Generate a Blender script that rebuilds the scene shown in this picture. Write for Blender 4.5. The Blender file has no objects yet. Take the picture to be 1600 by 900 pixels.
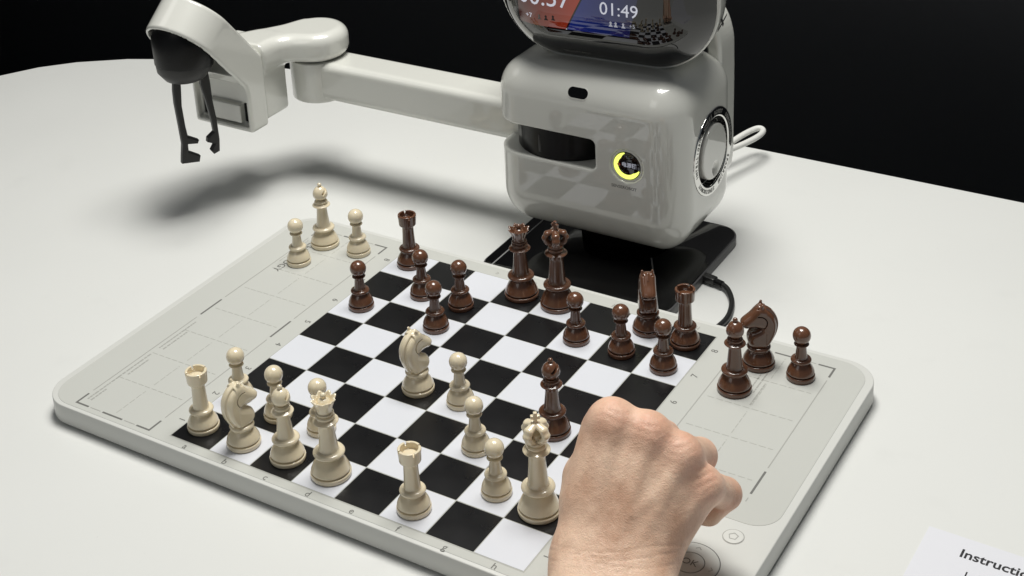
import bpy, bmesh, math, random
import numpy as np
from mathutils import Matrix, Vector
from math import pi, sin, cos, sqrt, radians

# ------------------------------------------------------------------ units: one chess square = 30 mm
S = 0.03
sc = bpy.context.scene
col = sc.collection

# ------------------------------------------------------------------ camera
cam_d = bpy.data.cameras.new("camera")
cam = bpy.data.objects.new("camera", cam_d)
col.objects.link(cam)
sc.camera = cam
RX = Vector((0.8511614575769323, 0.5226002599402666, -0.049123736074099617))
RY = Vector((0.1527549005077958, -0.33614918761970114, -0.9293382936441759))
RZ = Vector((-0.5021853378050433, 0.7835130451836656, -0.36594698321021024))
m = Matrix((RX, -RY, -RZ)).transposed().to_4x4()
m.translation = Vector((18.69553, -16.73277, 17.39262)) * S
cam.matrix_world = m
cam_d.sensor_width = 36.0
cam_d.lens = 2312.748 / 1600 * 36.0
cam_d.shift_x = 27.736 / 1600
cam_d.shift_y = -385.015 / 1600
cam_d.clip_start = 0.01
cam_d.clip_end = 50

# ------------------------------------------------------------------ world and lamps
w = bpy.data.worlds.new("World")
sc.world = w
w.use_nodes = True
w.node_tree.nodes["Background"].inputs[0].default_value = (0.80, 0.90, 1.0, 1)
w.node_tree.nodes["Background"].inputs[1].default_value = 0.09
sc.view_settings.view_transform = 'Standard'
sc.view_settings.look = 'None'
sc.view_settings.exposure = 0.0
sc.view_settings.gamma = 1.0


def area(name, loc, target, sx, sy, power, color=(1, 1, 1)):
    d = bpy.data.lights.new(name, 'AREA')
    d.shape = 'RECTANGLE'
    d.size, d.size_y = sx, sy
    d.energy = power
    d.color = color
    o = bpy.data.objects.new(name, d)
    col.objects.link(o)
    o.location = Vector(loc) * S
    dr = (Vector(target) - Vector(loc)).normalized()
    o.rotation_euler = dr.to_track_quat('-Z', 'Y').to_euler()
    return o


KEY = 14.6
area("ceiling_lamp", (-1.5, 12.0, 50), (1, 8, 0), 0.36, 0.62, KEY, (1.0, 0.985, 0.94))
area("ceiling_lamp", (8.0, 12.5, 50), (5, 8, 0), 0.36, 0.62, KEY * 0.9, (1.0, 0.985, 0.94))
area("side_fill", (-34, -6, 34), (2, 4, 0), 0.5, 0.5, 0.8, (1.0, 0.97, 0.93))  # weak fill added from the left, no fixture behind it
area("front_fill", (-6, -36, 40), (4, 4, 0), 0.7, 0.7, 1.5, (1.0, 0.97, 0.93))  # added fill without a visible source, brightens the hand and near side


# ------------------------------------------------------------------ materials
def mat(name, color, rough=0.4, spec=0.5, metal=0.0, coat=0.0, coat_rough=0.05, bump=0.0, bump_scale=400.0,
        var=0.0, var_scale=30.0, emit=None, emit_s=0.0, sss=0.0, sss_r=(1, .6, .4), sss_scale=0.002, rvar=0.0):
    mt = bpy.data.materials.new(name)
    mt.use_nodes = True
    nt = mt.node_tree
    b = nt.nodes["Principled BSDF"]
    b.inputs["Base Color"].default_value = (*color, 1)
    b.inputs["Roughness"].default_value = rough
    b.inputs["Specular IOR Level"].default_value = spec
    b.inputs["Metallic"].default_value = metal
    b.inputs["Coat Weight"].default_value = coat
    b.inputs["Coat Roughness"].default_value = coat_rough
    if emit:
        b.inputs["Emission Color"].default_value = (*emit, 1)
        b.inputs["Emission Strength"].default_value = emit_s
    if sss:
        b.inputs["Subsurface Weight"].default_value = sss
        b.inputs["Subsurface Radius"].default_value = sss_r
        b.inputs["Subsurface Scale"].default_value = sss_scale
    tc = nt.nodes.new("ShaderNodeTexCoord")
    if var or rvar:
        n = nt.nodes.new("ShaderNodeTexNoise")
        n.inputs["Scale"].default_value = var_scale
        n.inputs["Detail"].default_value = 5
        nt.links.new(tc.outputs["Object"], n.inputs["Vector"])
        if var:
            mx = nt.nodes.new("ShaderNodeMix")
            mx.data_type = 'RGBA'
            mx.inputs[6].default_value = (*[c * (1 - var) for c in color], 1)
            mx.inputs[7].default_value = (*[min(1, c * (1 + var)) for c in color], 1)
            nt.links.new(n.outputs["Fac"], mx.inputs[0])
            nt.links.new(mx.outputs[2], b.inputs["Base Color"])
        if rvar:
            mr = nt.nodes.new("ShaderNodeMapRange")
            mr.inputs[3].default_value = max(0.0, rough - rvar)
            mr.inputs[4].default_value = rough + rvar
            nt.links.new(n.outputs["Fac"], mr.inputs[0])
            nt.links.new(mr.outputs[0], b.inputs["Roughness"])
    if bump:
        n2 = nt.nodes.new("ShaderNodeTexNoise")
        n2.inputs["Scale"].default_value = bump_scale
        n2.inputs["Detail"].default_value = 3
        nt.links.new(tc.outputs["Object"], n2.inputs["Vector"])
        bp = nt.nodes.new("ShaderNodeBump")
        bp.inputs["Strength"].default_value = bump
        bp.inputs["Distance"].default_value = 0.0004
        nt.links.new(n2.outputs["Fac"], bp.inputs["Height"])
        nt.links.new(bp.outputs[0], b.inputs["Normal"])
    return mt


M = {}
M['table'] = mat("table_laminate", (0.695, 0.702, 0.682), rough=0.42, spec=0.35, bump=0.05, bump_scale=900, var=0.012, var_scale=9, rvar=0.06)
M['wall'] = mat("dark_wall", (0.16, 0.162, 0.168), rough=0.85, spec=0.15, var=0.15, var_scale=2.0)
M['floor'] = mat("dark_floor", (0.004, 0.004, 0.0042), rough=0.8, spec=0.1, var=0.2, var_scale=3.0)
M['board'] = mat("board_plastic", (0.635, 0.64, 0.61), rough=0.38, spec=0.4, bump=0.06, bump_scale=1800, rvar=0.04, var=0.01, var_scale=20)
M['panel'] = mat("board_panel_film", (0.525, 0.532, 0.50), rough=0.34, spec=0.4, bump=0.05, bump_scale=2200, rvar=0.05, var=0.012, var_scale=12)
M['sqw'] = mat("white_square_enamel", (0.665, 0.68, 0.725), rough=0.30, spec=0.4, rvar=0.09, var=0.014, var_scale=25)
M['sqb'] = mat("black_square_enamel", (0.0065, 0.0065, 0.0072), rough=0.30, spec=0.45, rvar=0.13, var=0.25, var_scale=25, bump=0.03, bump_scale=1200)
M['print'] = mat("grey_print", (0.15, 0.15, 0.14), rough=0.5)
M['print_mid'] = mat("mid_grey_print", (0.36, 0.36, 0.335), rough=0.5)
M['print_pale'] = mat("pale_grey_print", (0.42, 0.425, 0.39), rough=0.5)
M['ivory'] = mat("ivory_plastic", (0.77, 0.675, 0.49), rough=0.26, spec=0.5, coat=0.8, coat_rough=0.05, sss=0.12, sss_r=(1, .8, .5), sss_scale=0.0015, var=0.03, var_scale=60, rvar=0.05)
M['brown'] = mat("brown_plastic", (0.125, 0.052, 0.026), rough=0.25, spec=0.5, coat=0.8, coat_rough=0.045, var=0.12, var_scale=70, rvar=0.05)
M['shell'] = mat("robot_shell_plastic", (0.675, 0.677, 0.63), rough=0.34, spec=0.5, coat=1.0, coat_rough=0.025, var=0.008, var_scale=15)
M['shell_in'] = mat("inner_shell_plastic", (0.52, 0.52, 0.47), rough=0.4, spec=0.4, var=0.01, var_scale=20)
M['black_gloss'] = mat("black_gloss_plastic", (0.002, 0.002, 0.0023), rough=0.05, spec=0.38, rvar=0.02, var=0.05, var_scale=20)
M['black_satin'] = mat("black_satin_plastic", (0.005, 0.005, 0.0055), rough=0.35, spec=0.2, bump=0.03, bump_scale=1500)
M['black_matt'] = mat("black_matt_plastic", (0.006, 0.006, 0.006), rough=0.6, spec=0.3, var=0.05)
M['dark_grey'] = mat("dark_grey_plastic", (0.024, 0.024, 0.024), rough=0.45, spec=0.4, bump=0.08, bump_scale=1800)
M['plate_side'] = mat("plate_edge_plastic", (0.060, 0.060, 0.062), rough=0.4, var=0.05)
M['glass'] = mat("display_glass", (0.003, 0.003, 0.0035), rough=0.02, spec=0.6, coat=0.35, coat_rough=0.01)
M['ui_red'] = mat("screen_red", (0.012, 0.003, 0.002), rough=0.03, spec=0.7, coat=0.5, coat_rough=0.01, emit=(0.80, 0.065, 0.022), emit_s=0.27)
M['ui_blue'] = mat("screen_blue", (0.002, 0.003, 0.012), rough=0.03, spec=0.7, coat=0.5, coat_rough=0.01, emit=(0.01, 0.035, 0.42), emit_s=0.20)
M['ui_white'] = mat("screen_white", (0.3, 0.3, 0.3), rough=0.05, emit=(0.80, 0.82, 0.95), emit_s=0.5)
M['ui_dim'] = mat("screen_dim_white", (0.2, 0.2, 0.2), rough=0.05, emit=(0.7, 0.72, 0.85), emit_s=0.32)
M['led'] = mat("yellow_green_light_ring", (0.6, 0.7, 0.1), rough=0.2, emit=(0.90, 1.0, 0.17), emit_s=1.25)
M['red_dot'] = mat("red_mark", (0.35, 0.05, 0.02), rough=0.3, emit=(0.5, 0.06, 0.02), emit_s=0.3)
M['white_print'] = mat("white_print", (0.75, 0.75, 0.72), rough=0.4)
M['ring_print'] = mat("mirror_ring", (0.72, 0.72, 0.70), rough=0.07, metal=1.0)
M['rotor'] = mat("rotor_black", (0.004, 0.004, 0.0043), rough=0.28, spec=0.22, var=0.05)
M['neck'] = mat("neck_black", (0.0015, 0.0015, 0.0015), rough=0.7, spec=0.05, var=0.05)
M['metal'] = mat("grey_edge_glint", (0.30, 0.30, 0.30), rough=0.35, metal=0.3)  # grey for the plate's edge line and its drawn-in reflection
M['cable_white'] = mat("white_cable_rubber", (0.70, 0.70, 0.67), rough=0.4, var=0.02)
M['cable_black'] = mat("black_cable_rubber", (0.012, 0.012, 0.012), rough=0.35, var=0.05)
M['paper'] = mat("paper_sheet", (0.70, 0.705, 0.745), rough=0.6, spec=0.2, bump=0.04, bump_scale=900)
M['ink'] = mat("black_ink", (0.010, 0.010, 0.012), rough=0.6)

M['shell'].node_tree.nodes["Principled BSDF"].inputs["Coat IOR"].default_value = 1.62


# faint smudges and specks of dust on the table top
_nt = M['table'].node_tree
_b = _nt.nodes["Principled BSDF"]
_src = _b.inputs["Base Color"].links[0].from_socket
_tc = _nt.nodes.new("ShaderNodeTexCoord")
for _sc, _lo, _hi, _v in ((420, .745, .80, .80), (26, .62, .85, .955)):
    _n = _nt.nodes.new("ShaderNodeTexNoise")
    _n.inputs["Scale"].default_value = _sc
    _n.inputs["Detail"].default_value = 3
    _nt.links.new(_tc.outputs["Object"], _n.inputs["Vector"])
    _m = _nt.nodes.new("ShaderNodeMapRange")
    _m.inputs[1].default_value, _m.inputs[2].default_value = _lo, _hi
    _m.inputs[3].default_value, _m.inputs[4].default_value = 1.0, _v
    _nt.links.new(_n.outputs["Fac"], _m.inputs[0])
    _x = _nt.nodes.new("ShaderNodeMix")
    _x.data_type = 'RGBA'
    _x.blend_type = 'MULTIPLY'
    _x.inputs[0].default_value = 1.0
    _nt.links.new(_src, _x.inputs[6])
    _nt.links.new(_m.outputs[0], _x.inputs[7])
    _src = _x.outputs[2]
_nt.links.new(_src, _b.inputs["Base Color"])


def screen_ramp(mt, c0, c1, x0, x1):
    """the picture on the display fades across its width"""
    nt = mt.node_tree
    tc = nt.nodes.new("ShaderNodeTexCoord")
    sp = nt.nodes.new("ShaderNodeSeparateXYZ")
    mr = nt.nodes.new("ShaderNodeMapRange")
    mr.inputs[1].default_value = x0 * S
    mr.inputs[2].default_value = x1 * S
    mx = nt.nodes.new("ShaderNodeMix")
    mx.data_type = 'RGBA'
    mx.inputs[6].default_value = (*c0, 1)
    mx.inputs[7].default_value = (*c1, 1)
    nt.links.new(tc.outputs["Object"], sp.inputs[0])
    nt.links.new(sp.outputs[0], mr.inputs[0])
    nt.links.new(mr.outputs[0], mx.inputs[0])
    nt.links.new(mx.outputs[2], nt.nodes["Principled BSDF"].inputs["Emission Color"])


screen_ramp(M['ui_red'], (0.10, 0.012, 0.008), (0.95, 0.085, 0.022), -1.9, .2)
screen_ramp(M['ui_blue'], (0.015, 0.05, 0.50), (0.002, 0.006, 0.05), -.6, 1.3)


def skin_material():
    mt = bpy.data.materials.new("skin")
    mt.use_nodes = True
    nt = mt.node_tree
    L = nt.links.new
    b = nt.nodes["Principled BSDF"]
    tc = nt.nodes.new("ShaderNodeTexCoord")

    def noise(scale, detail=4):
        n = nt.nodes.new("ShaderNodeTexNoise")
        n.inputs["Scale"].default_value = scale
        n.inputs["Detail"].default_value = detail
        L(tc.outputs["Object"], n.inputs["Vector"])
        return n
    n1 = noise(45, 4)
    r1 = nt.nodes.new("ShaderNodeValToRGB")
    r1.color_ramp.elements[0].position = 0.34
    r1.color_ramp.elements[0].color = (0.64, 0.395, 0.27, 1)
    r1.color_ramp.elements[1].position = 0.66
    r1.color_ramp.elements[1].color = (0.89, 0.635, 0.47, 1)
    L(n1.outputs["Fac"], r1.inputs[0])
    # redness over the knuckles, from a vertex attribute set where the joints are
    at = nt.nodes.new("ShaderNodeAttribute")
    at.attribute_name = "joint_redness"
    mx = nt.nodes.new("ShaderNodeMix")
    mx.data_type = 'RGBA'
    mx.inputs[7].default_value = (0.74, 0.38, 0.27, 1)
    n3 = noise(150, 3)
    mm = nt.nodes.new("ShaderNodeMath")
    mm.operation = 'MULTIPLY'
    L(at.outputs["Fac"], mm.inputs[0])
    L(n3.outputs["Fac"], mm.inputs[1])
    mm.use_clamp = True
    L(mm.outputs[0], mx.inputs[0])
    L(r1.outputs[0], mx.inputs[6])
    # fine speckle
    n4 = noise(700, 2)
    mx2 = nt.nodes.new("ShaderNodeMix")
    mx2.data_type = 'RGBA'
    mx2.blend_type = 'MULTIPLY'
    mx2.inputs[0].default_value = 0.18
    r4 = nt.nodes.new("ShaderNodeValToRGB")
    r4.color_ramp.elements[0].position = 0.35
    r4.color_ramp.elements[0].color = (0.72, 0.68, 0.66, 1)
    r4.color_ramp.elements[1].position = 0.6
    r4.color_ramp.elements[1].color = (1, 1, 1, 1)
    L(n4.outputs["Fac"], r4.inputs[0])
    L(mx.outputs[2], mx2.inputs[6])
    L(r4.outputs[0], mx2.inputs[7])
    L(mx2.outputs[2], b.inputs["Base Color"])
    b.inputs["Roughness"].default_value = 0.46
    b.inputs["Specular IOR Level"].default_value = 0.42
    b.inputs["Subsurface Weight"].default_value = 0.10
    b.inputs["Subsurface Radius"].default_value = (1.0, 0.35, 0.2)
    b.inputs["Subsurface Scale"].default_value = 0.004
    v = nt.nodes.new("ShaderNodeTexVoronoi")
    v.feature = 'DISTANCE_TO_EDGE'
    v.inputs["Scale"].default_value = 900
    nz = noise(300, 2)
    mapn = nt.nodes.new("ShaderNodeMix")
    mapn.data_type = 'VECTOR'
    mapn.inputs[0].default_value = 0.004
    L(tc.outputs["Object"], mapn.inputs[4])
    L(nz.outputs["Color"], mapn.inputs[5])
    L(mapn.outputs[1], v.inputs["Vector"])
    n5 = noise(220, 5)
    ad = nt.nodes.new("ShaderNodeMath")
    ad.operation = 'MULTIPLY_ADD'
    ad.inputs[1].default_value = 0.5
    L(v.outputs["Distance"], ad.inputs[0])
    L(n5.outputs["Fac"], ad.inputs[2])
    bp = nt.nodes.new("ShaderNodeBump")
    bp.inputs["Strength"].default_value = 0.6
    bp.inputs["Distance"].default_value = 0.0008
    L(ad.outputs[0], bp.inputs["Height"])
    L(bp.outputs[0], b.inputs["Normal"])
    return mt


M['skin'] = skin_material()


# ------------------------------------------------------------------ object helpers
def tag(o, label=None, cat=None, group=None, kind=None):
    if label: o['label'] = label
    if cat: o['category'] = cat
    if group: o['group'] = group
    if kind: o['kind'] = kind
    return o


def thing(name, label, cat, loc=(0, 0, 0), rz=0.0, group=None):
    o = bpy.data.objects.new(name, None)
    o.empty_display_size = 0.01
    col.objects.link(o)
    o.location = Vector(loc) * S
    o.rotation_euler = (0, 0, rz)
    return tag(o, label, cat, group)


def mk(name, vf, material, parent=None, smooth=True, sharp=None, loc=None):
    """vf = (verts, faces) or (verts, faces, normals) in board units"""
    v = np.asarray(vf[0], float) * S
    me = bpy.data.meshes.new(name)
    me.from_pydata(v.tolist(), [], [tuple(int(i) for i in f) for f in vf[1]])
    me.update()
    if smooth:
        me.shade_smooth()
    if len(vf) > 2:
        me.normals_split_custom_set_from_vertices([tuple(n) for n in vf[2]])
    elif sharp:
        me.set_sharp_from_angle(angle=radians(sharp))
    me.materials.append(material)
    o = bpy.data.objects.new(name, me)
    col.objects.link(o)
    if parent is not None:
        o.parent = parent
    if loc is not None:
        o.location = Vector(loc) * S
    return o


def xf(vf, Mx):
    v = np.asarray(vf[0], float)
    A = np.array(Mx.to_3x3())
    t = np.array(Mx.to_translation())
    out = [v @ A.T + t, vf[1]]
    if len(vf) > 2:
        n = np.asarray(vf[2]) @ A.T
        out.append(n / np.linalg.norm(n, axis=1)[:, None])
    return tuple(out)


def join(*parts):
    V, F, k = [], [], 0
    for p in parts:
        V += [tuple(q) for q in p[0]]
        F += [tuple(i + k for i in f) for f in p[1]]
        k += len(p[0])
    return V, F


def dump(bm):
    bm.normal_update()
    bm.verts.index_update()
    V = [tuple(v.co) for v in bm.verts]
    F = [[v.index for v in f.verts] for f in bm.faces]
    bm.free()
    return V, F


def lathe(prof, seg=48):
    V, F = [], []
    n = len(prof)
    rings = []
    for r, z in prof:
        if r < 1e-6:
            rings.append([len(V)])
            V.append((0, 0, z))
        else:
            rings.append(list(range(len(V), len(V) + seg)))
            for i in range(seg):
                a = 2 * pi * i / seg
                V.append((r * cos(a), r * sin(a), z))
    for a, b in zip(rings, rings[1:]):
        if len(a) == 1 and len(b) == 1: continue
        for i in range(seg):
            j = (i + 1) % seg
            if len(a) == 1: F.append((a[0], b[j], b[i]))
            elif len(b) == 1: F.append((a[i], a[j], b[0]))
            else: F.append((a[i], a[j], b[j], b[i]))
    return V, F


def round_prof(pts, k=3):
    """round the corners of a profile: pts = (r, z[, corner radius])"""
    out = []
    n = len(pts)
    for i, p in enumerate(pts):
        rr = p[2] if len(p) > 2 else 0.0
        if rr <= 0 or i == 0 or i == n - 1:
            out.append((p[0], p[1]))
            continue
        P = Vector(p[:2])
        A = Vector(pts[i - 1][:2]) - P
        B = Vector(pts[i + 1][:2]) - P
        d = min(rr, A.length * 0.49, B.length * 0.49)
        a = P + A.normalized() * d
        b = P + B.normalized() * d
        for t in [j / k for j in range(k + 1)]:
            q = a * (1 - t) ** 2 + P * 2 * t * (1 - t) + b * t * t
            out.append((q.x, q.y))
    return out


def bbox(x0, x1, y0, y1, z0, z1, bev=0.0, seg=2):
    bm = bmesh.new()
    bmesh.ops.create_cube(bm, size=1)
    for v in bm.verts:
        v.co = Vector(((x0 + x1) / 2 + v.co.x * (x1 - x0), (y0 + y1) / 2 + v.co.y * (y1 - y0), (z0 + z1) / 2 + v.co.z * (z1 - z0)))
    if bev:
        bmesh.ops.bevel(bm, geom=bm.edges[:], offset=bev, segments=seg, profile=0.5, affect='EDGES')
    return dump(bm)


def prism(poly, z0, z1, bev=0.0, seg=2, top_only=False):
    bm = bmesh.new()
    vs = [bm.verts.new((x, y, z0)) for x, y in poly]
    f = bm.faces.new(vs)
    r = bmesh.ops.extrude_face_region(bm, geom=[f])
    for e in r['geom']:
        if isinstance(e, bmesh.types.BMVert): e.co.z = z1
    bmesh.ops.recalc_face_normals(bm, faces=bm.faces[:])
    if bev:
        ed = [e for e in bm.edges if abs(e.verts[0].co.z - e.verts[1].co.z) < 1e-6 and (not top_only or e.verts[0].co.z > (z0 + z1) / 2)]
        bmesh.ops.bevel(bm, geom=ed, offset=bev, segments=seg, profile=0.5, affect='EDGES')
    return dump(bm)


def rrect(x0, x1, y0, y1, r, k=10):
    rs = r if isinstance(r, (list, tuple)) else (r,) * 4
    P = []
    for (cx, cy, a0, q) in ((x1, y1, 0, rs[0]), (x0, y1, 90, rs[1]), (x0, y0, 180, rs[2]), (x1, y0, 270, rs[3])):
        ox = cx - q if cx == x1 else cx + q
        oy = cy - q if cy == y1 else cy + q
        if q <= 0:
            P.append((cx, cy))
            continue
        for i in range(k + 1):
            a = radians(a0 + 90 * i / k)
            P.append((ox + q * cos(a), oy + q * sin(a)))
    return P


def tube(pts, r, seg=12, closed=False, sub=8):
    """smooth tube through points (Catmull-Rom)"""
    P = [Vector(p) for p in pts]
    n = len(P)
    Q = []
    rng = range(n if closed else n - 1)
    for i in rng:
        p0 = P[(i - 1) % n] if (closed or i > 0) else P[0]
        p1, p2 = P[i], P[(i + 1) % n]
        p3 = P[(i + 2) % n] if (closed or i + 2 < n) else P[-1]
        for j in range(sub):
            t = j / sub
            Q.append(0.5 * ((2 * p1) + (p2 - p0) * t + (2 * p0 - 5 * p1 + 4 * p2 - p3) * t * t + (3 * p1 - p0 - 3 * p2 + p3) * t ** 3))
    if not closed: Q.append(P[-1])
    V, F = [], []
    up = Vector((0, 0, 1))
    m = len(Q)
    N = None
    for i, q in enumerate(Q):
        if closed: T = (Q[(i + 1) % m] - Q[i - 1]).normalized()
        else: T = (Q[min(i + 1, m - 1)] - Q[max(i - 1, 0)]).normalized()
        if N is None:
            N = T.cross(up if abs(T.z) < 0.9 else Vector((1, 0, 0))).normalized()
        N = (N - T * N.dot(T)).normalized()
        B = T.cross(N)
        for k in range(seg):
            a = 2 * pi * k / seg
            V.append(tuple(q + N * r * cos(a) + B * r * sin(a)))
    for i in range(m if closed else m - 1):
        for k in range(seg):
            a, b = i * seg, ((i + 1) % m) * seg
            F.append((a + k, a + (k + 1) % seg, b + (k + 1) % seg, b + k))
    if not closed:
        F.append(tuple(range(seg - 1, -1, -1)))
        F.append(tuple(range((m - 1) * seg, m * seg)))
    return V, F


_txt = {}


def text_vf(s, size, extrude=0.002, bold=0.0, align='CENTER'):
    key = (s, size, extrude, bold, align)
    if key not in _txt:
        c = bpy.data.curves.new("t", 'FONT')
        c.body = s
        c.size = size
        c.extrude = extrude
        c.offset = bold
        c.resolution_u = 3
        c.align_x = align
        c.align_y = 'CENTER'
        o = bpy.data.objects.new("t", c)
        col.objects.link(o)
        dg = bpy.context.evaluated_depsgraph_get()
        me = bpy.data.meshes.new_from_object(o.evaluated_get(dg))
        _txt[key] = ([tuple(v.co) for v in me.vertices], [tuple(p.vertices) for p in me.polygons])
        bpy.data.objects.remove(o)
        bpy.data.curves.remove(c)
        bpy.data.meshes.remove(me)
    return _txt[key]


def frame(origin, xd, yd):
    x = Vector(xd).normalized()
    y = Vector(yd).normalized()
    z = x.cross(y).normalized()
    y = z.cross(x)
    m = Matrix((x, y, z)).transposed().to_4x4()
    m.translation = Vector(origin)
    return m


# ------------------------------------------------------------------ signed-distance meshing (surface nets)
def sdf_mesh(f, lo, hi, h):
    lo = np.array(lo, float)
    hi = np.array(hi, float)
    n = np.ceil((hi - lo) / h).astype(int) + 1
    ax = [lo[i] + h * np.arange(n[i]) for i in range(3)]
    V = np.empty(n)
    step = max(1, int(400000 / (n[1] * n[2])))
    for i in range(0, n[0], step):
        X, Y, Z = np.meshgrid(ax[0][i:i + step], ax[1], ax[2], indexing='ij')
        V[i:i + step] = f(np.stack([X.ravel(), Y.ravel(), Z.ravel()], 1)).reshape(X.shape)
    ins = V < 0
    c = np.zeros(n - 1, int)
    for dx in (0, 1):
        for dy in (0, 1):
            for dz in (0, 1):
                c += ins[dx:n[0] - 1 + dx, dy:n[1] - 1 + dy, dz:n[2] - 1 + dz]
    act = (c > 0) & (c < 8)
    I = np.argwhere(act)
    idx = -np.ones(n - 1, int)
    idx[act] = np.arange(len(I))
    acc = np.zeros((len(I), 3))
    cnt = np.zeros(len(I))
    cor = [(a, b, d) for a in (0, 1) for b in (0, 1) for d in (0, 1)]
    for a in cor:
        for k in range(3):
            if a[k]: continue
            b = list(a)
            b[k] = 1
            A = I + np.array(a)
            B = I + np.array(b)
            va = V[A[:, 0], A[:, 1], A[:, 2]]
            vb = V[B[:, 0], B[:, 1], B[:, 2]]
            s = (va < 0) != (vb < 0)
            t = np.where(s, va / np.where(s, va - vb, 1), 0)
            acc += np.where(s[:, None], A + (B - A) * t[:, None], 0)
            cnt += s
    P = lo + h * acc / cnt[:, None]

    def grad(P):
        e = h * 0.25
        G = np.zeros_like(P)
        for k in range(3):
            d = np.zeros(3)
            d[k] = e
            G[:, k] = (f(P + d) - f(P - d)) / (2 * e)
        return G
    for _ in range(2):
        G = grad(P)
        v = f(P)
        g2 = (G ** 2).sum(1) + 1e-9
        st = -(v / g2)[:, None] * G
        ln = np.linalg.norm(st, axis=1)[:, None]
        st *= np.minimum(1, 0.6 * h / (ln + 1e-12))
        P = P + st
    G = grad(P)
    N = G / (np.linalg.norm(G, axis=1)[:, None] + 1e-12)
    F = []
    for k in range(3):
        o = [i for i in range(3) if i != k]
        sl0 = [slice(None)] * 3
        sl1 = [slice(None)] * 3
        sl0[k] = slice(0, n[k] - 1)
        sl1[k] = slice(1, n[k])
        a = ins[tuple(sl0)]
        b = ins[tuple(sl1)]
        E = np.argwhere(a != b)
        E = E[(E[:, o[0]] > 0) & (E[:, o[0]] < n[o[0]] - 1) & (E[:, o[1]] > 0) & (E[:, o[1]] < n[o[1]] - 1)]
        sg = a[E[:, 0], E[:, 1], E[:, 2]]
        q = []
        for (u, v) in ((1, 1), (0, 1), (0, 0), (1, 0)):
            C = E.copy()
            C[:, o[0]] -= u
            C[:, o[1]] -= v
            q.append(idx[C[:, 0], C[:, 1], C[:, 2]])
        q = np.stack(q, 1)
        flip = sg if k != 1 else ~sg
        q[~flip] = q[~flip][:, ::-1]
        F.append(q)
    F = np.concatenate(F)
    return P, F.tolist(), N


def smin(a, b, k):
    h = np.clip(0.5 + 0.5 * (b - a) / k, 0, 1)
    return b * (1 - h) + a * h - k * h * (1 - h)


def smax(a, b, k):
    return -smin(-a, -b, k)


def rmax(a, b, r):
    """intersection with a rounded edge of radius r"""
    u = np.maximum(a + r, 0)
    v = np.maximum(b + r, 0)
    return np.minimum(np.maximum(a, b), -r) + np.sqrt(u * u + v * v)


def cap(P, a, b, ra, rb=None):
    rb = ra if rb is None else rb
    a = np.array(a, float)
    b = np.array(b, float)
    ab = b - a
    t = np.clip(((P - a) @ ab) / (ab @ ab), 0, 1)
    return np.linalg.norm(P - a - t[:, None] * ab, axis=1) - (ra + (rb - ra) * t)


def sbox(P, c, hx, r):
    q = np.abs(P - np.array(c, float)) - (np.array(hx, float) - r)
    return np.linalg.norm(np.maximum(q, 0), axis=1) + np.minimum(q.max(1), 0) - r


def sph(P, c, r):
    return np.linalg.norm(P - np.array(c, float), axis=1) - r


def poly2(X, Y, poly):
    """signed distance to a polygon"""
    p = np.array(poly, float)
    n = len(p)
    d = np.full(X.shape, 1e9)
    s = np.ones(X.shape)
    for i in range(n):
        a = p[i]
        b = p[i - 1]
        ex, ey = b - a
        wx, wy = X - a[0], Y - a[1]
        t = np.clip((wx * ex + wy * ey) / (ex * ex + ey * ey), 0, 1)
        d = np.minimum(d, (wx - ex * t) ** 2 + (wy - ey * t) ** 2)
        c1 = Y >= a[1]
        c2 = Y < b[1]
        c3 = ex * wy > ey * wx
        fl = (c1 & c2 & c3) | (~c1 & ~c2 & ~c3)
        s = np.where(fl, -s, s)
    return s * np.sqrt(d)


def spline(pts, k=6):
    P = [Vector(p) for p in pts]
    n = len(P)
    o = []
    for i in range(n):
        p0, p1, p2, p3 = P[i - 1], P[i], P[(i + 1) % n], P[(i + 2) % n]
        for j in range(k):
            t = j / k
            q = 0.5 * ((2 * p1) + (p2 - p0) * t + (2 * p0 - 5 * p1 + 4 * p2 - p3) * t * t + (3 * p1 - p0 - 3 * p2 + p3) * t ** 3)
            o.append((q.x, q.y))
    return o


# ================================================================== THE SETTING
T0 = -0.5     # table top height; the board top is z = 0
wl = mk("wall", bbox(-70, 90, 44, 46, -26, 70), M['wall'])
tag(wl, kind='structure')
wl2 = mk("wall", bbox(-72, -70, -60, 46, -26, 70), M['wall'])
tag(wl2, kind='structure')
fl = mk("floor", bbox(-90, 100, -60, 46, -27, -26), M['floor'])
tag(fl, kind='structure')

tbl = thing("table", "large white laminate table with a rounded far corner under the board and robot", "table", (0, 0, -26))
out = [(40, 17.8), (12, 17.8), (5, 17.82), (0, 17.75), (-4, 17.6), (-8, 17.25), (-12, 16.65), (-14.5, 16.0), (-16.23, 15.22), (-17.63, 14.27),
       (-18.49, 13.38), (-19.12, 12.32), (-19.7, 10.7), (-20.1, 8.5), (-20.3, 5), (-20.3, -12), (-19.5, -16), (-17, -19), (-13, -20), (40, -20), (44, -16), (44, 14)]
mk("tabletop", xf(prism(out, T0 - 1.0, T0, 0.09, 3), Matrix.Translation((0, 0, 26))), M['table'], tbl, sharp=40)
for (x, y) in ((-13, 11), (-13, -14), (36, 11), (36, -14)):
    mk("leg", xf(lathe([(0, 0), (0.9, 0), (0.7, 24.5), (0, 24.5)], 20), Matrix.Translation((x, y, 0))), M['black_matt'], tbl, sharp=40)

# ================================================================== THE BOARD
board = thing("chessboard", "grey electronic chess board with black and white squares and side trays", "chess board", (0, 0, T0))
BZ = -T0


def on_board(vf): return xf(vf, Matrix.Translation((0, 0, BZ)))


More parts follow.
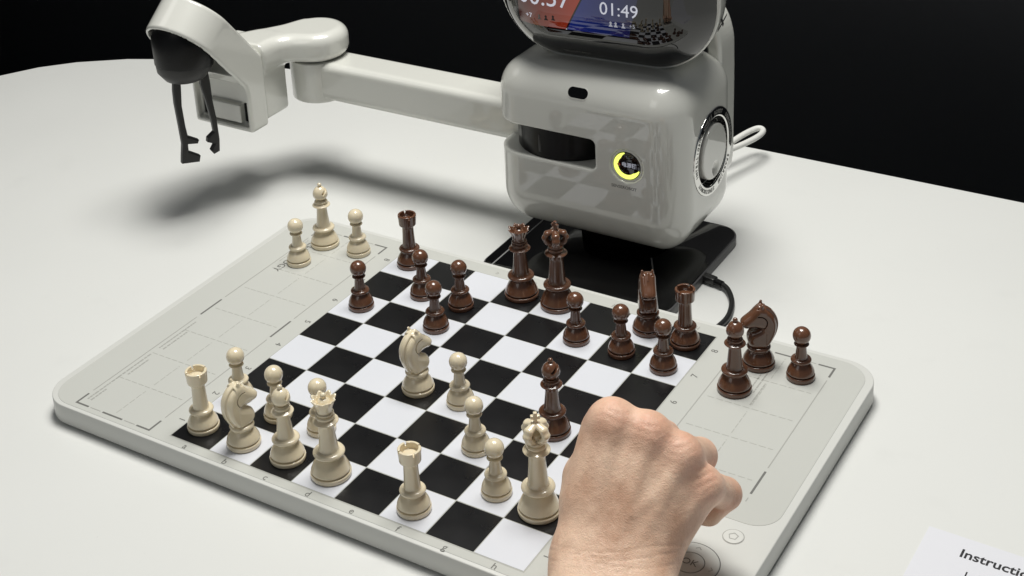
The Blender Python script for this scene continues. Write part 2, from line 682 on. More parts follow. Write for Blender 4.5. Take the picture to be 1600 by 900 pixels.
mk("base", on_board(prism(rrect(-3.42, 11.42, -0.29, 8.47, 0.72, 14), T0 + 0.05, -0.004, 0.022, 2)), M['board'], board, sharp=50)
mk("base_foot", on_board(prism(rrect(-3.33, 11.33, -0.20, 8.38, 0.66, 14), T0, T0 + 0.05)), M['black_matt'], board, sharp=40)
# thin panel glued on the top, with a step before the control area
top = [p for p in rrect(-3.27, 11.25, -0.205, 8.36, 0.62, 12)]
tr, tl, bl = top[:13], top[13:26], top[26:39]
pp = tr + tl + bl + [(8.45, -0.205), (8.45, 2.6), (8.5, 2.75), (8.62, 2.84), (8.75, 2.86)] + list(reversed([(10.77 + 0.5 * cos(radians(t)), 3.36 + 0.5 * sin(radians(t))) for t in range(0, -91, -10)]))
mk("top_panel", on_board(prism(pp, -0.03, 0.003, 0.006, 1, True)), M['panel'], board, sharp=30)
# the seam line round the panel
lw = 0.016


def strip(a, b, wd, z=0.006, th=0.002):
    a = Vector(a)
    b = Vector(b)
    d = (b - a)
    L = d.length
    d.normalize()
    n = Vector((-d.y, d.x)) * wd / 2
    P = [a - n, b - n, b + n, a + n]
    return [(p.x, p.y, z) for p in P] + [(p.x, p.y, z - th) for p in P], [(0, 1, 2, 3), (4, 7, 6, 5), (0, 4, 5, 1), (1, 5, 6, 2), (2, 6, 7, 3), (3, 7, 4, 0)]


# squares: 64 separate tiles sharing two meshes
prot = {}
g = 0.010
for u in range(8):
    for v in range(8):
        k = (u + v) % 2
        if k not in prot:
            o = mk("square", bbox(g - .5, .5 - g, g - .5, .5 - g, -0.002, 0.0105, 0.0), M['sqw'] if k else M['sqb'], board, smooth=False)
            prot[k] = o
        else:
            o = prot[k].copy()
            col.objects.link(o)
            o.parent = board
        o.location = Vector((u + .5, v + .5, BZ)) * S
        o.name = "square"
mk("square_grid", on_board(prism([(-.015, -.015), (8.015, -.015), (8.015, 8.015), (-.015, 8.015)], -0.01, 0.0055)), M['print_pale'], board, smooth=False)

# coordinates
for i, ch in enumerate("abcdefgh"):
    mk("letter", on_board(xf(text_vf(ch, 0.21, 0.001), frame((i + .5, -0.125, 0.006), (1, 0, 0), (0, 1, 0)))), M['print'], board, smooth=False)
    mk("letter", on_board(xf(text_vf(ch, 0.19, 0.001), frame((i + .5, 8.14, 0.006), (-1, 0, 0), (0, -1, 0)))), M['print_mid'], board, smooth=False)
for i in range(8):
    mk("numeral", on_board(xf(text_vf(str(i + 1), 0.21, 0.001), frame((-.16, i + .5, 0.006), (0, -1, 0), (1, 0, 0)))), M['print'], board, smooth=False)
    mk("numeral", on_board(xf(text_vf(str(i + 1), 0.21, 0.001), frame((8.18, i + .5, 0.006), (0, 1, 0), (-1, 0, 0)))), M['print'], board, smooth=False)


def dashes(a, b, dash, gap, wd, z=0.006):
    a = Vector(a)
    b = Vector(b)
    L = (b - a).length
    d = (b - a) / L
    t = 0
    out = []
    while t < L - 1e-6:
        e = min(L, t + dash)
        out.append(strip(a + d * t, a + d * e, wd, z))
        t = e + gap
    return out


def markings(x0, x1, y0, y1, rows, side):
    bold, thin, dsh = [], [], []
    e = 0.34
    bw = 0.042
    # corner marks and mid marks
    cs = [(x0, y1, 1, -1), (x1, y1, -1, -1)] + ([(x0, y0, 1, 1), (x1, y0, -1, 1)] if side == 'L' else [])
    for (cx, cy, sx, sy) in cs:
        bold.append(strip((cx - sx * bw / 2, cy), (cx + sx * e, cy), bw))
        bold.append(strip((cx, cy + sy * bw / 2), (cx, cy + sy * e), bw))
    for x in (x0, x1):
        bold.append(strip((x, 3.64), (x, 4.34), bw))
    xm = (x0 + x1) / 2
    bold.append(strip((xm - .27, y1), (xm + .27, y1), bw))
    if side == 'L': bold.append(strip((xm - .27, y0), (xm + .27, y0), bw))
    # thin frame between the marks
    for x in (x0, x1):
        thin.append(strip((x, y0 + e + .12), (x, 3.52), 0.02))
        thin.append(strip((x, 4.46), (x, y1 - e - .12), 0.02))
    ys = (y0, y1) if side == 'L' else (y1,)
    for y in ys:
        thin.append(strip((x0 + e + .05, y), (xm - .33, y), 0.02))
        thin.append(strip((xm + .33, y), (x1 - e - .05, y), 0.02))
    for y in rows:
        dsh += dashes((x0 + .12, y), (x1 - .12, y), 0.14, 0.045, 0.016)
    n = int(y1 - y0)
    for k in range(len(rows) + 1):
        a = (y0 if k == 0 else rows[k - 1]) + .12
        b = (rows[k] if k < len(rows) else y1) - .12
        dsh += dashes((xm, a), (xm, b), 0.14, 0.045, 0.016)
    for b_ in bold: mk("tray_mark", on_board(b_), M['print'], board, smooth=False)
    for b_ in thin: mk("tray_outline", on_board(b_), M['print_mid'], board, smooth=False)
    mk("tray_grid", on_board(join(*dsh)), M['print_pale'], board, smooth=False)


markings(-2.5, -0.5, -0.07, 7.97, [1, 2, 3, 4, 5, 6, 7], 'L')
markings(8.56, 10.56, 2.95, 8.02, [4, 5, 6, 7], 'R')
# small unreadable print beside the left tray, as rows of fine strokes
rnd = random.Random(4)


def fine_print(x, y0, y1, wd=0.035):
    out = []
    y = y0
    while y < y1:
        l = rnd.uniform(0.03, 0.11)
        out.append(strip((x, y), (x, min(y + l, y1)), wd))
        y += l + rnd.uniform(0.015, 0.03)
    return out


for args in ((-2.38, .12, 1.95), (-2.29, .12, .55), (-2.38, 2.2, 3.35), (-2.27, 2.2, 2.95), (-2.27, 1.15, 1.75), (-2.42, 6.3, 7.4, .02),
             (9.33, 6.3, 7.4, .03), (9.43, 6.5, 7.45, .03), (9.53, 6.1, 6.9, .03)):
    mk("fine_print", on_board(join(*fine_print(*args))), M['print_mid'], board, smooth=False)['kind'] = 'stuff'
mk("lettering", on_board(xf(text_vf("TECHNOLOGY", 0.26, 0.001), frame((-2.24, 6.78, 0.006), (0, -1, 0), (1, 0, 0)))), M['print'], board, smooth=False)


# control area: home button, ring pad, ok button
def ring_vf(cx, cy, r, wd, z=0.0, th=0.004, seg=64):
    V, F = [], []
    for i in range(seg):
        a = 2 * pi * i / seg
        for rr, zz in ((r - wd / 2, z), (r + wd / 2, z), (r + wd / 2, z - th), (r - wd / 2, z - th)):
            V.append((cx + rr * cos(a), cy + rr * sin(a), zz))
    for i in range(seg):
        j = (i + 1) % seg
        for k in range(4):
            F.append((i * 4 + k, j * 4 + k, j * 4 + (k + 1) % 4, i * 4 + (k + 1) % 4)[::-1])
    return V, F


def poly_line(pts, wd, z, closed=True):
    n = len(pts)
    return join(*[strip(pts[i], pts[(i + 1) % n], wd, z) for i in range(n if closed else n - 1)])


CZ = -0.004
hb = mk("home_button", on_board(xf(lathe(round_prof([(0, -0.01), (0.175, -0.01), (0.175, 0.012, 0.008), (0, 0.012)]), 40), Matrix.Translation((10.73, 2.46, CZ)))), M['board'], board, sharp=40)
mk("button_outline", on_board(ring_vf(10.73, 2.46, 0.185, 0.014, CZ + 0.003)), M['print_mid'], hb, smooth=False)
mk("home_icon", on_board(poly_line([(10.73 + .085 * cos(radians(a)), 2.46 + .085 * sin(radians(a))) for a in (98, 170, 242, 314, 26)], 0.016, CZ + 0.015)), M['print_mid'], hb, smooth=False)
rp = mk("control_pad", on_board(xf(lathe(round_prof([(0.26, -0.01), (0.26, 0.01, .005), (0.50, 0.01, 0.008), (0.50, -0.01)]), 64), Matrix.Translation((10.34, 1.52, CZ)))), M['board'], board, sharp=40)
mk("pad_outline", on_board(ring_vf(10.34, 1.52, 0.51, 0.016, CZ + 0.004)), M['print'], rp, smooth=False)
for a in (0, 90, 180, 270):
    ar = radians(a)
    c, s = cos(ar), sin(ar)
    tri = [(0.365, -0.05), (0.415, 0.0), (0.365, 0.05)]
    mk("arrow_icon", on_board(poly_line([(10.34 + x * c - y * s, 1.52 + x * s + y * c) for x, y in tri], 0.016, CZ + 0.0135, False)), M['print_mid'], rp, smooth=False)
ok = mk("ok_button", on_board(xf(lathe(round_prof([(0, -0.01), (0.245, -0.01), (0.245, 0.014, .01), (0, 0.014)]), 48), Matrix.Translation((10.34, 1.52, CZ)))), M['board'], board, sharp=40)
mk("button_outline", on_board(ring_vf(10.34, 1.52, 0.252, 0.014, CZ + 0.006)), M['print'], ok, smooth=False)
mk("lettering", on_board(xf(text_vf("OK", 0.20, 0.001), frame((10.34, 1.52, CZ + 0.0155), (1, 0, 0), (0, 1, 0)))), M['print'], ok, smooth=False)

# ================================================================== CHESS PIECES
seg = 56


def base_prof(rb, hb, rt, zt):
    """foot disc, groove, dome"""
    return [(0, 0), (rb * .95, 0), (rb, 0.028, .02), (rb, 0.088, .02), (rb * .96, 0.104, .01), (rb * .80, 0.106, .002), (rb * .80, 0.136, .002), (rb * .945, 0.137, .004),
            (rb * .955, 0.155, .02), (rb * .90, 0.205, .04), (rb * .78, 0.205 + (zt - .205) * .45, .05), (rb * .64, 0.205 + (zt - .205) * .80, .02), (rb * .575, zt - .012, .01), (rt * .86, zt)]


PARTS = {}


def make_mesh(name, vf, sharp=None):
    v = np.asarray(vf[0], float) * S
    me = bpy.data.meshes.new(name)
    me.from_pydata(v.tolist(), [], [tuple(int(i) for i in f) for f in vf[1]])
    me.update()
    me.shade_smooth()
    if len(vf) > 2:
        me.normals_split_custom_set_from_vertices([tuple(n) for n in vf[2]])
    elif sharp:
        me.set_sharp_from_angle(angle=radians(sharp))
    return me


def L(pts, k=4): return lathe(round_prof(pts, k), seg)


# ---- pawn (height 1.16)
def ringp(r0, zc, R, hh):
    """torus-like collar from radius r0 bulging to R around height zc"""
    return [(r0 + (R - r0) * cos(radians(a)), zc + hh * sin(radians(a))) for a in range(-90, 91, 15)]


pawn_base = L(base_prof(.288, .1, .185, .365) + [(.150, .372)] + ringp(.145, .425, .208, .046) + [(.135, .478), (0, .478)])
pawn_stem = L([(0, .47), (.130, .472), (.118, .52, .03), (.104, .66, .1), (.096, .745), (.100, .762)] + ringp(.105, .785, .150, .020) + [(.118, .81), (.11, .815), (0, .815)])
pawn_head = lathe([(0.182 * sin(radians(a)), .975 - .182 * cos(radians(a))) for a in range(0, 181, 6)], 40)
PARTS['pawn'] = [('base', pawn_base), ('stem', pawn_stem), ('head', pawn_head)]
# ---- rook (1.33)
rook_base = L(base_prof(.318, .1, .215, .375) + [(.168, .382)] + ringp(.165, .44, .242, .050) + [(.165, .50), (0, .50)])
rook_stem = L([(0, .49), (.160, .49), (.150, .54, .04), (.136, .80, .1), (.132, .97), (.136, 1.02, .02), (.145, 1.04), (0, 1.04)])


def f_rook(P):
    r = np.hypot(P[:, 0], P[:, 1])
    z = P[:, 2]
    R = .196 + .018 * np.clip((z - 1.04) / .28, 0, 1)
    outer = rmax(r - R, np.maximum(1.03 - z, z - 1.325), .018)
    outer = rmax(outer, r - (.135 + (z - 1.02) * 1.5), .02)
    d = smax(outer, -rmax(r - .162, 1.19 - z, .01), .010)
    a = np.arctan2(P[:, 1], P[:, 0])
    for k in range(2):
        an = radians(45 + 90 * k)
        t = np.abs(-P[:, 0] * sin(an) + P[:, 1] * cos(an))
        d = smax(d, -np.maximum(t - .017, 1.262 - z), .008)
    dome = np.sqrt((r / .15) ** 2 + ((z - 1.18) / .05) ** 2) * .05 - .05
    return np.minimum(d, dome)


rook_head = sdf_mesh(f_rook, (-.25, -.25, 1.0), (.25, .25, 1.36), .0095)
PARTS['rook'] = [('base', rook_base), ('stem', rook_stem), ('head', rook_head)]
# ---- bishop (1.65)
bish_base = L(base_prof(.345, .1, .245, .40) + [(.19, .408)] + ringp(.18, .468, .266, .053) + [(.18, .53), (0, .53)])
bish_stem = L([(0, .52), (.175, .52), (.158, .58, .05), (.128, .88, .12), (.118, 1.02), (.13, 1.045, .01), (.20, 1.06, .01), (.215, 1.075, .01), (.205, 1.09, .01), (.15, 1.115, .01), (.135, 1.13)] + ringp(.13, 1.165, .158, .03) + [(.12, 1.20), (.115, 1.215), (0, 1.215)])


def f_bish(P):
    r = np.hypot(P[:, 0], P[:, 1])
    z = P[:, 2] - 1.355
    zz = np.where(z > 0, z / 1.18, z / .85)
    d = np.sqrt(r * r + zz * zz) - .176
    # slanted slit
    nx, nz = -sin(radians(38)), cos(radians(38))
    s = P[:, 0] * nx + (P[:, 2] - 1.40) * nz
    tt = P[:, 0] * nz - (P[:, 2] - 1.40) * nx
    cut = np.maximum(np.abs(s) - .027, -(tt + .01))
    d = smax(d, -cut, .010)
    return smin(d, sph(P, (0, 0, 1.60), .050), .015)


bish_head = sdf_mesh(f_bish, (-.21, -.21, 1.18), (.21, .21, 1.68), .0095)
PARTS['bishop'] = [('base', bish_base), ('stem', bish_stem), ('head', bish_head)]
# ---- queen (1.84)
qb = L(base_prof(.385, .1, .28, .44) + [(.215, .45)] + ringp(.205, .515, .30, .058) + [(.20, .58), (0, .58)])
qs = L([(0, .57), (.195, .57), (.178, .63, .05), (.150, .95, .15), (.138, 1.15), (.15, 1.17, .01), (.225, 1.185, .01), (.242, 1.20, .01), (.232, 1.215, .01), (.17, 1.24, .01), (.155, 1.25)]
       + ringp(.15, 1.295, .180, .035) + [(.14, 1.335), (.14, 1.35)] + ringp(.14, 1.375, .17, .02) + [(.135, 1.40), (0, 1.40)])


def f_queen(P):
    r = np.hypot(P[:, 0], P[:, 1])
    a = np.arctan2(P[:, 1], P[:, 0])
    z = P[:, 2]
    t = np.clip((z - 1.39) / .31, 0, 1.1)
    sc8 = np.cos(8 * a)
    R = .140 + .105 * t ** 1.7 + .010 * t * sc8
    topz = 1.675 + .022 * sc8
    d = rmax((r - R) * .9, np.maximum(1.385 - z, (z - topz) * .9), .010)
    Ri = R - .040
    d = smax(d, -rmax((r - Ri) * .9, 1.55 - z, .02), .012)
    dome = np.sqrt(r * r + (z - 1.555) ** 2) - .135
    dome = np.maximum(dome, 1.4 - z)
    d = smin(d, dome, .015)
    return smin(d, sph(P, (0, 0, 1.735), .058), .02)


qh = sdf_mesh(f_queen, (-.29, -.29, 1.36), (.29, .29, 1.82), .0105)
PARTS['queen'] = [('base', qb), ('stem', qs), ('crown', qh)]
# ---- king (2.10)
kb = L(base_prof(.39, .1, .29, .46) + [(.22, .47)] + ringp(.21, .54, .306, .060) + [(.21, .605), (0, .605)])
ks = L([(0, .59), (.205, .595), (.185, .66, .05), (.155, 1.05, .15), (.145, 1.27), (.16, 1.29, .01), (.232, 1.305, .01), (.250, 1.32, .01), (.24, 1.335, .01), (.175, 1.36, .01), (.155, 1.37)]
       + ringp(.15, 1.415, .180, .037) + [(.14, 1.457), (.14, 1.47)] + ringp(.14, 1.50, .168, .025) + [(.13, 1.53), (0, 1.53)])


def f_king(P):
    x, y, z = P.T
    r = np.hypot(x, y)
    core = rmax(r - .10, np.abs(z - 1.58) - .10, .03)
    d = core
    # four bulging lobes (crown arches) separated by gaps
    for k in range(4):
        an = radians(45 + 90 * k)
        c, s = cos(an), sin(an)
        u = x * c + y * s
        v = -x * s + y * c
        # arch: a bent band from the foot out and over to the middle
        q = np.stack([u, v, z], 1)
        pts = [(.085, 0, 1.535), (.185, 0, 1.60), (.232, 0, 1.70), (.185, 0, 1.80), (.06, 0, 1.84)]
        arc = None
        for (a, b) in zip(pts, pts[1:]):
            e = cap(q * np.array([1, .72, 1]), a, b, .060)
            arc = e if arc is None else smin(arc, e, .02)
        d = np.minimum(d, arc) if k else smin(d, arc, .02)
    d = smin(d, sph(P, (0, 0, 1.83), .055), .02)
    cr = np.minimum(sbox(P, (0, 0, 1.97), (.034, .034, .125), .012), sbox(P, (0, 0, 2.00), (.085, .034, .036), .012))
    return smin(d, cr, .012)


kh = sdf_mesh(f_king, (-.32, -.32, 1.46), (.32, .32, 2.13), .011)
PARTS['king'] = [('base', kb), ('stem', ks), ('crown', kh)]
# ---- knight (1.45), facing +x
nb = L(base_prof(.335, .1, .225, .37) + [(.18, .378)] + ringp(.17, .44, .242, .053) + [(.17, .50), (0, .50)])
horse = spline([(-.19, .47), (-.27, .60), (-.345, .78), (-.37, .97), (-.33, 1.14), (-.23, 1.28), (-.10, 1.365), (.02, 1.375), (.10, 1.31), (.20, 1.20), (.33, 1.09), (.375, 1.02), (.345, .945), (.27, .915),
                (.17, .935), (.06, .935), (-.02, .905), (.06, .855), (.17, .79), (.235, .69), (.235, .60), (.19, .52), (.10, .47), (0, .46), (-.1, .46)], 4)


def f_knight(P):
    x, y, z = P.T
    ay = np.abs(y)
    d2 = poly2(x, z, horse)
    # half thickness: wide neck, slim muzzle, thin crest at the back
    back = np.clip((-.16 - x - .0 * z) / .20, 0, 1)
    muzz = np.clip((x - .02) / .35, 0, 1) * np.clip((z - .88) / .06, 0, 1)
    th = .198 - .03 * np.clip((z - .6) / .6, 0, 1) - .025 * muzz
    body = rmax(d2 + .042, ay - th, .085)
    front = rmax(d2, ay - th * .94, .085)
    body = np.where(x > -.12, smin(body, front, .03), body)
    crest = rmax(d2 - .006, ay - .058, .025)
    d = smin(body, crest, .012)
    # hollow of the mane groove either side
    # chest plates: ovals bulging low at the front
    d = smin(d, np.sqrt(((x - .10) / 1.15) ** 2 + ((z - .68) / 1.35) ** 2 + ((ay - .085) / .7) ** 2) - .115, .02)
    # cheek disc
    d = smin(d, np.sqrt((x - .015) ** 2 + (z - 1.06) ** 2 + ((ay - .075) / .75) ** 2) - .125, .03)
    d = smax(d, -rmax(np.abs(np.hypot(x - .02, z - 1.06) - .150) - .008, np.maximum(.10 - ay, x - .06), .006), .012)
    # eye ridge, nostril, mouth
    d = smin(d, np.sqrt((x - .12) ** 2 + (z - 1.20) ** 2 + (ay - .095) ** 2) - .030, .02)
    d = smax(d, -(np.sqrt(((x - .325) ** 2 + (z - 1.045) ** 2) + (ay - .085) ** 2) - .022), .01)
    d = smax(d, -rmax(np.abs((z - .985) - (x - .3) * .25) - .008, np.maximum(.25 - x, .045 - ay), .004), .01)
    # ears
    q = np.stack([x, ay, z], 1)
    ear = cap(q, (-.02, .09, 1.30), (-.04, .108, 1.42), .058, .026)
    d = smin(d, ear, .02)
    d = smax(d, -cap(q, (.045, .095, 1.345), (.0, .108, 1.42), .022, .012), .01)
    # forelock between the ears
    d = smin(d, cap(q, (.02, 0, 1.37), (.13, 0, 1.28), .034, .018), .015)
    # foot blend
    r = np.hypot(x, y)
    d = smin(d, rmax(r - .165, np.abs(z - .50) - .04, .02), .03)
    return np.maximum(d, .47 - z)


nh = sdf_mesh(f_knight, (-.42, -.27, .44), (.43, .27, 1.48), .0105)
PARTS['knight'] = [('base', nb), ('head', nh)]

MESH = {}


def piece(kind, colour, x, y, rz, label, tray=False, s=1.0):
    mt = M['ivory'] if colour == 'ivory' else M['brown']
    t = thing(kind, label, kind, (x, y, 0.0065 if tray else 0.011), rz, "%s chess pieces" % colour)
    for nm, vf in PARTS[kind]:
        key = (kind, nm, colour)
        if key not in MESH:
            me = make_mesh(kind + "_" + nm, vf, 45)
            me.materials.append(mt)
            MESH[key] = me
        o = bpy.data.objects.new(nm, MESH[key])
        col.objects.link(o)
        o.parent = t
    if s != 1.0: t.scale = (s, s, s)
    return t


W, B = 'ivory', 'brown'
FR = 0.55   # facing right in the photograph (radians): away along the camera's right
piece('rook', W, .42, .50, radians(20), "ivory rook on the near left corner square a1")
piece('knight', W, 1.47, .48, radians(76), "ivory knight on square b1, between the corner rook and the near bishop")
piece('bishop', W, 2.52, .52, radians(75), "ivory bishop on the board on square c1 beside the ivory queen")
piece('queen', W, 3.54, .53, 0.2, "ivory queen with a scalloped open crown on square d1")
piece('rook', W, 5.47, .44, radians(12), "ivory rook on square f1, nearest piece to the board front edge middle")
piece('king', W, 7.47, 1.45, radians(35), "ivory king with a cross on top, right beside the hand")
piece('pawn', W, .40, 1.62, 0, "ivory pawn standing behind the ivory knight on the a file")
piece('pawn', W, 1.50, 1.48, 0, "ivory pawn on black square b2, behind the ivory bishop")
piece('pawn', W, 2.54, 1.53, 0, "ivory pawn half hidden behind the ivory queen")
piece('knight', W, 3.46, 3.52, radians(78), "ivory knight standing alone mid board on a black square")
piece('pawn', W, 4.48, 3.52, 0, "ivory pawn just right of the lone mid board ivory knight")
piece('pawn', W, 5.53, 2.43, 0, "ivory pawn in the middle of the diagonal of three by the ivory king")
piece('pawn', W, 6.54, 1.52, 0, "ivory pawn directly left of the ivory king")
piece('pawn', W, -1.95, 6.46, 0, "captured ivory pawn on the left tray, over the printed word, left of the bishop", True)
piece('bishop', W, -1.93, 7.44, radians(60), "captured ivory bishop standing on the left tray at its far end", True)
piece('pawn', W, -.95, 7.47, 0, "captured ivory pawn on the left tray, right of the captured bishop", True)
piece('pawn', B, .55, 5.54, 0, "brown pawn on the left edge of the board, leftmost brown piece")
piece('rook', B, .48, 7.57, radians(5), "brown rook on the far left corner square a8")
piece('pawn', B, 1.51, 6.56, 0, "brown pawn directly in front of the far left brown rook")
piece('pawn', B, 2.52, 5.58, 0, "brown pawn nearest the camera in the left cluster of brown pawns")
piece('pawn', B, 2.53, 6.56, 0, "brown pawn on black square c7, rightmost of the left cluster")
piece('queen', B, 3.49, 7.58, 0.1, "brown queen with a spiked open crown on black square d8")
piece('king', B, 4.42, 7.57, radians(-12), "brown king with a closed crown beside the brown queen")
piece('pawn', B, 5.44, 6.54, 0, "brown pawn in front of the brown king on square f7")
piece('pawn', B, 6.50, 6.55, 0, "brown pawn on black square g7 left of the edge pawn")
piece('knight', B, 6.61, 7.58, radians(-58), "brown knight facing the camera before the black robot plate")
piece('rook', B, 7.52, 7.47, radians(40), "brown rook on the far right corner square h8")
piece('pawn', B, 7.51, 6.44, 0, "brown pawn right in front of the far right brown rook")
piece('bishop', B, 6.55, 3.58, radians(40), "brown bishop in the middle of the board behind the ivory king")
piece('bishop', B, 9.06, 6.44, radians(140), "captured brown bishop standing on the right tray", True)
piece('knight', B, 9.15, 7.47, radians(212), "captured brown knight facing left on the right tray, behind the bishop", True)
piece('pawn', B, 10.06, 7.43, 0, "captured brown pawn on the right tray near the board corner", True)

# ================================================================== THE ROBOT
rob = thing("robot", "light grey chess robot with a screen head, glossy body and folding arm", "robot", (4.07, 10.8, T0))
RO = Vector((4.07, 10.8, T0))


def onr(vf): return xf(vf, Matrix.Translation(-RO))


# plate
pl = mk("base_plate", onr(prism(rrect(1.62, 6.52, 8.52, 13.0, 0.55, 10), T0, -0.27, 0.02, 2)), M['plate_side'], rob, sharp=40)
mk("plate_top", onr(prism(rrect(1.66, 6.48, 8.56, 12.96, 0.52, 10), -0.275, -0.25, 0.012, 2, True)), M['black_gloss'], pl, sharp=40)
mk("edge_glint_strip", onr(join(xf(strip((1.93, 8.8), (1.93, 11.6), 0.035, -.247, .006), Matrix.Identity(4)))), M['metal'], pl, smooth=False)
mk("edge_glint_strip", onr(strip((5.14, 10.76), (6.30, 8.70), 0.035, -.247, .004)), M['metal'], pl, smooth=False)  # grey line laid on the gloss plate to imitate a reflection
mk("neck", onr(xf(lathe([(0, -.26), (1.1, -.26), (1.1, .6), (0, .6)], 48), Matrix.Translation((3.9, 11.9, 0)))), M['neck'], rob, sharp=40)

# body
BX0, BX1, BY0, BY1, BZ0, BZ1 = 1.34, 6.25, 9.97, 13.20, 0.10, 4.42
bc = np.array([(BX0 + BX1) / 2, (BY0 + BY1) / 2, 0])
slot_z0, slot_z1, slot_x1 = 2.16, 2.92, 4.13


def f_body(P):
    x, y, z = P.T
    qx = np.abs(x - bc[0]) - (BX1 - BX0) / 2
    qy = np.abs(y - bc[1]) - (BY1 - BY0) / 2
    qxy = rmax(qx, qy, .78)
    rr = np.where(z < 2.2, 1.0, .80)
    qz = np.maximum(BZ0 - z, z - BZ1)
    d = rmax(qxy, qz, rr)
    # slot round the left front corner
    sx = x - slot_x1
    sz = np.abs(z - (slot_z0 + slot_z1) / 2) - (slot_z1 - slot_z0) / 2
    s = rmax(sx, sz, .14)
    s = np.maximum(s, y - 12.9)
    s = np.maximum(s, -(np.hypot(x - 3.05, y - 11.35) - 1.0))   # core left inside
    d = smax(d, -s, .05)
    # light well
    w = np.maximum(np.hypot(x - 4.93, z - 2.45) - .40, y - 10.14)
    d = smax(d, -w, .04)
    # side dial seat
    w = np.maximum(np.hypot(y - 11.75, z - 2.33) - .83, 6.02 - x)
    d = smax(d, -w, .02)
    return d


mk("body", onr(sdf_mesh(f_body, (1.2, 9.8, -.1), (6.4, 13.3, 4.55), .05)), M['shell'], rob)
# shoulder rotor seen in the slot
rot = mk("shoulder_rotor", onr(xf(lathe(round_prof([(0, 2.17), (1.33, 2.17), (1.33, 2.90), (0, 2.90)]), 96), Matrix.Translation((2.83, 11.35, 0)))), M['rotor'], rob, sharp=40)
for a in (232, 262):
    c, s_ = cos(radians(a)), sin(radians(a))
    mk("screw_groove", onr(xf(bbox(-.015, .015, -.04, .04, 2.3, 2.75, .01, 1), Matrix.Translation((2.83 + 1.32 * c, 11.35 + 1.32 * s_, 0)) @ Matrix.Rotation(radians(a), 4, 'Z') @ Matrix.Rotation(radians(0), 4, 'X'))), M['dark_grey'], rot)
# camera window
CF = frame((3.69, 10.78 - .803 * cos(radians(27)), 3.62 + .803 * sin(radians(27))), (1, 0, 0), (0, sin(radians(27)), cos(radians(27))))
cb = mk("camera_bezel", onr(xf(prism(rrect(-.285, .285, -.155, .155, .154, 8), -.05, .004, .01, 2, True), CF)), M['shell'], rob, sharp=60)
mk("camera_window", onr(xf(prism(rrect(-.255, .255, -.125, .125, .124, 8), -.03, .012, .008, 1, True), CF)), M['black_gloss'], cb, sharp=40)
# front light button
FB = frame((4.93, 9.985, 2.45), (1, 0, 0), (0, 0, 1))
lb = mk("light_button", onr(xf(lathe(round_prof([(0, -.12), (.335, -.12), (.335, -.02, .02), (0, -.01)]), 56), FB)), M['glass'], rob, sharp=40)
bz = mk("light_bezel", onr(xf(lathe(round_prof([(.345, -.14), (.345, -.01, .01), (.405, -.005, .02), (.415, -.14)]), 56), FB)), M['shell'], lb, sharp=40)


def arc_band(r0, r1, a0, a1, z, th=.01, n=48, taper=True):
    V, F = [], []
    for i in range(n + 1):
        t = i / n
        a = radians(a0 + (a1 - a0) * t)
        k = min(1, 6 * min(t, 1 - t) + .25) if taper else 1
        ri = r1 - (r1 - r0) * k
        for r, zz in ((ri, z), (r1, z), (r1, z - th), (ri, z - th)):
            V.append((r * cos(a), r * sin(a), zz))
    for i in range(n):
        for k in range(4):
            F.append((i * 4 + k, i * 4 + (k + 1) % 4, (i + 1) * 4 + (k + 1) % 4, (i + 1) * 4 + k))
    F.append((0, 3, 2, 1))
    F.append((n * 4, n * 4 + 1, n * 4 + 2, n * 4 + 3))
    return V, F


mk("light_ring", onr(xf(arc_band(.225, .325, 100, 345, -.002), FB)), M['led'], lb, smooth=False)
mk("lettering", onr(xf(text_vf("电源键", .125, .002, .002), FB @ Matrix.Translation((.06, .02, 0.0)))), M['ui_dim'], lb, smooth=False)
mk("red_mark", onr(xf(lathe([(.02, 0), (.02, .003), (.035, .003), (.035, 0)], 16), FB @ Matrix.Translation((-.2, .01, 0.004)))), M['red_dot'], lb, smooth=False)
mk("lettering", onr(xf(text_vf("SENSEROBOT", .105, .003, .002), frame((4.86, 9.972, 1.90), (1, 0, 0), (0, 0, 1)))), M['print'], rob, smooth=False)

# side dial
SD = frame((6.24, 11.75, 2.33), (0, 1, 0), (0, 0, 1))
dr = mk("dial_ring", onr(xf(lathe(round_prof([(.83, -.2), (.83, .02, .01), (.86, .035, .01), (1.06, .035, .02), (1.075, -.1)]), 96), SD)), M['ring_print'], rob, sharp=40)
ring_txt = "SENSEROBOT  INTELLIGENT CHESS ROBOT  SENSEROBOT  SPARRING  "
nt_ = len(ring_txt)
for i, ch in enumerate(ring_txt):
    if ch == ' ': continue
    a = 2 * pi * i / nt_
    Mx = SD @ Matrix.Rotation(pi - a, 4, 'Z') @ Matrix.Translation((0, .945, .037))
    mk("letter", onr(xf(text_vf(ch, .135, .002, .003), Mx)), M['white_print'] if 0 else M['print'], dr, smooth=False)
mk("dial_well", onr(xf(lathe(round_prof([(0, -.19), (.83, -.19), (.83, -.0)]), 64), SD)), M['black_matt'], rob, sharp=40)


def f_dial(P):
    r = np.hypot(P[:, 0], P[:, 1])
    d = rmax(r - .67, np.abs(P[:, 2] + .05) - .12, .05)
    return smax(d, -(np.linalg.norm(P - np.array([.02, -.43, .20]), axis=1) - .20), .05)


mk("dial_knob", onr(xf(sdf_mesh(f_dial, (-.72, -.72, -.2), (.72, .72, .12), .025), SD)), M['shell'], rob)

# bracket that carries the head, at the right rear
def f_brk(P):
    x, y, z = P.T
    prof = poly2(x, z, BRK)
    return rmax(prof, np.abs(y - 13.15) - .45, .12)


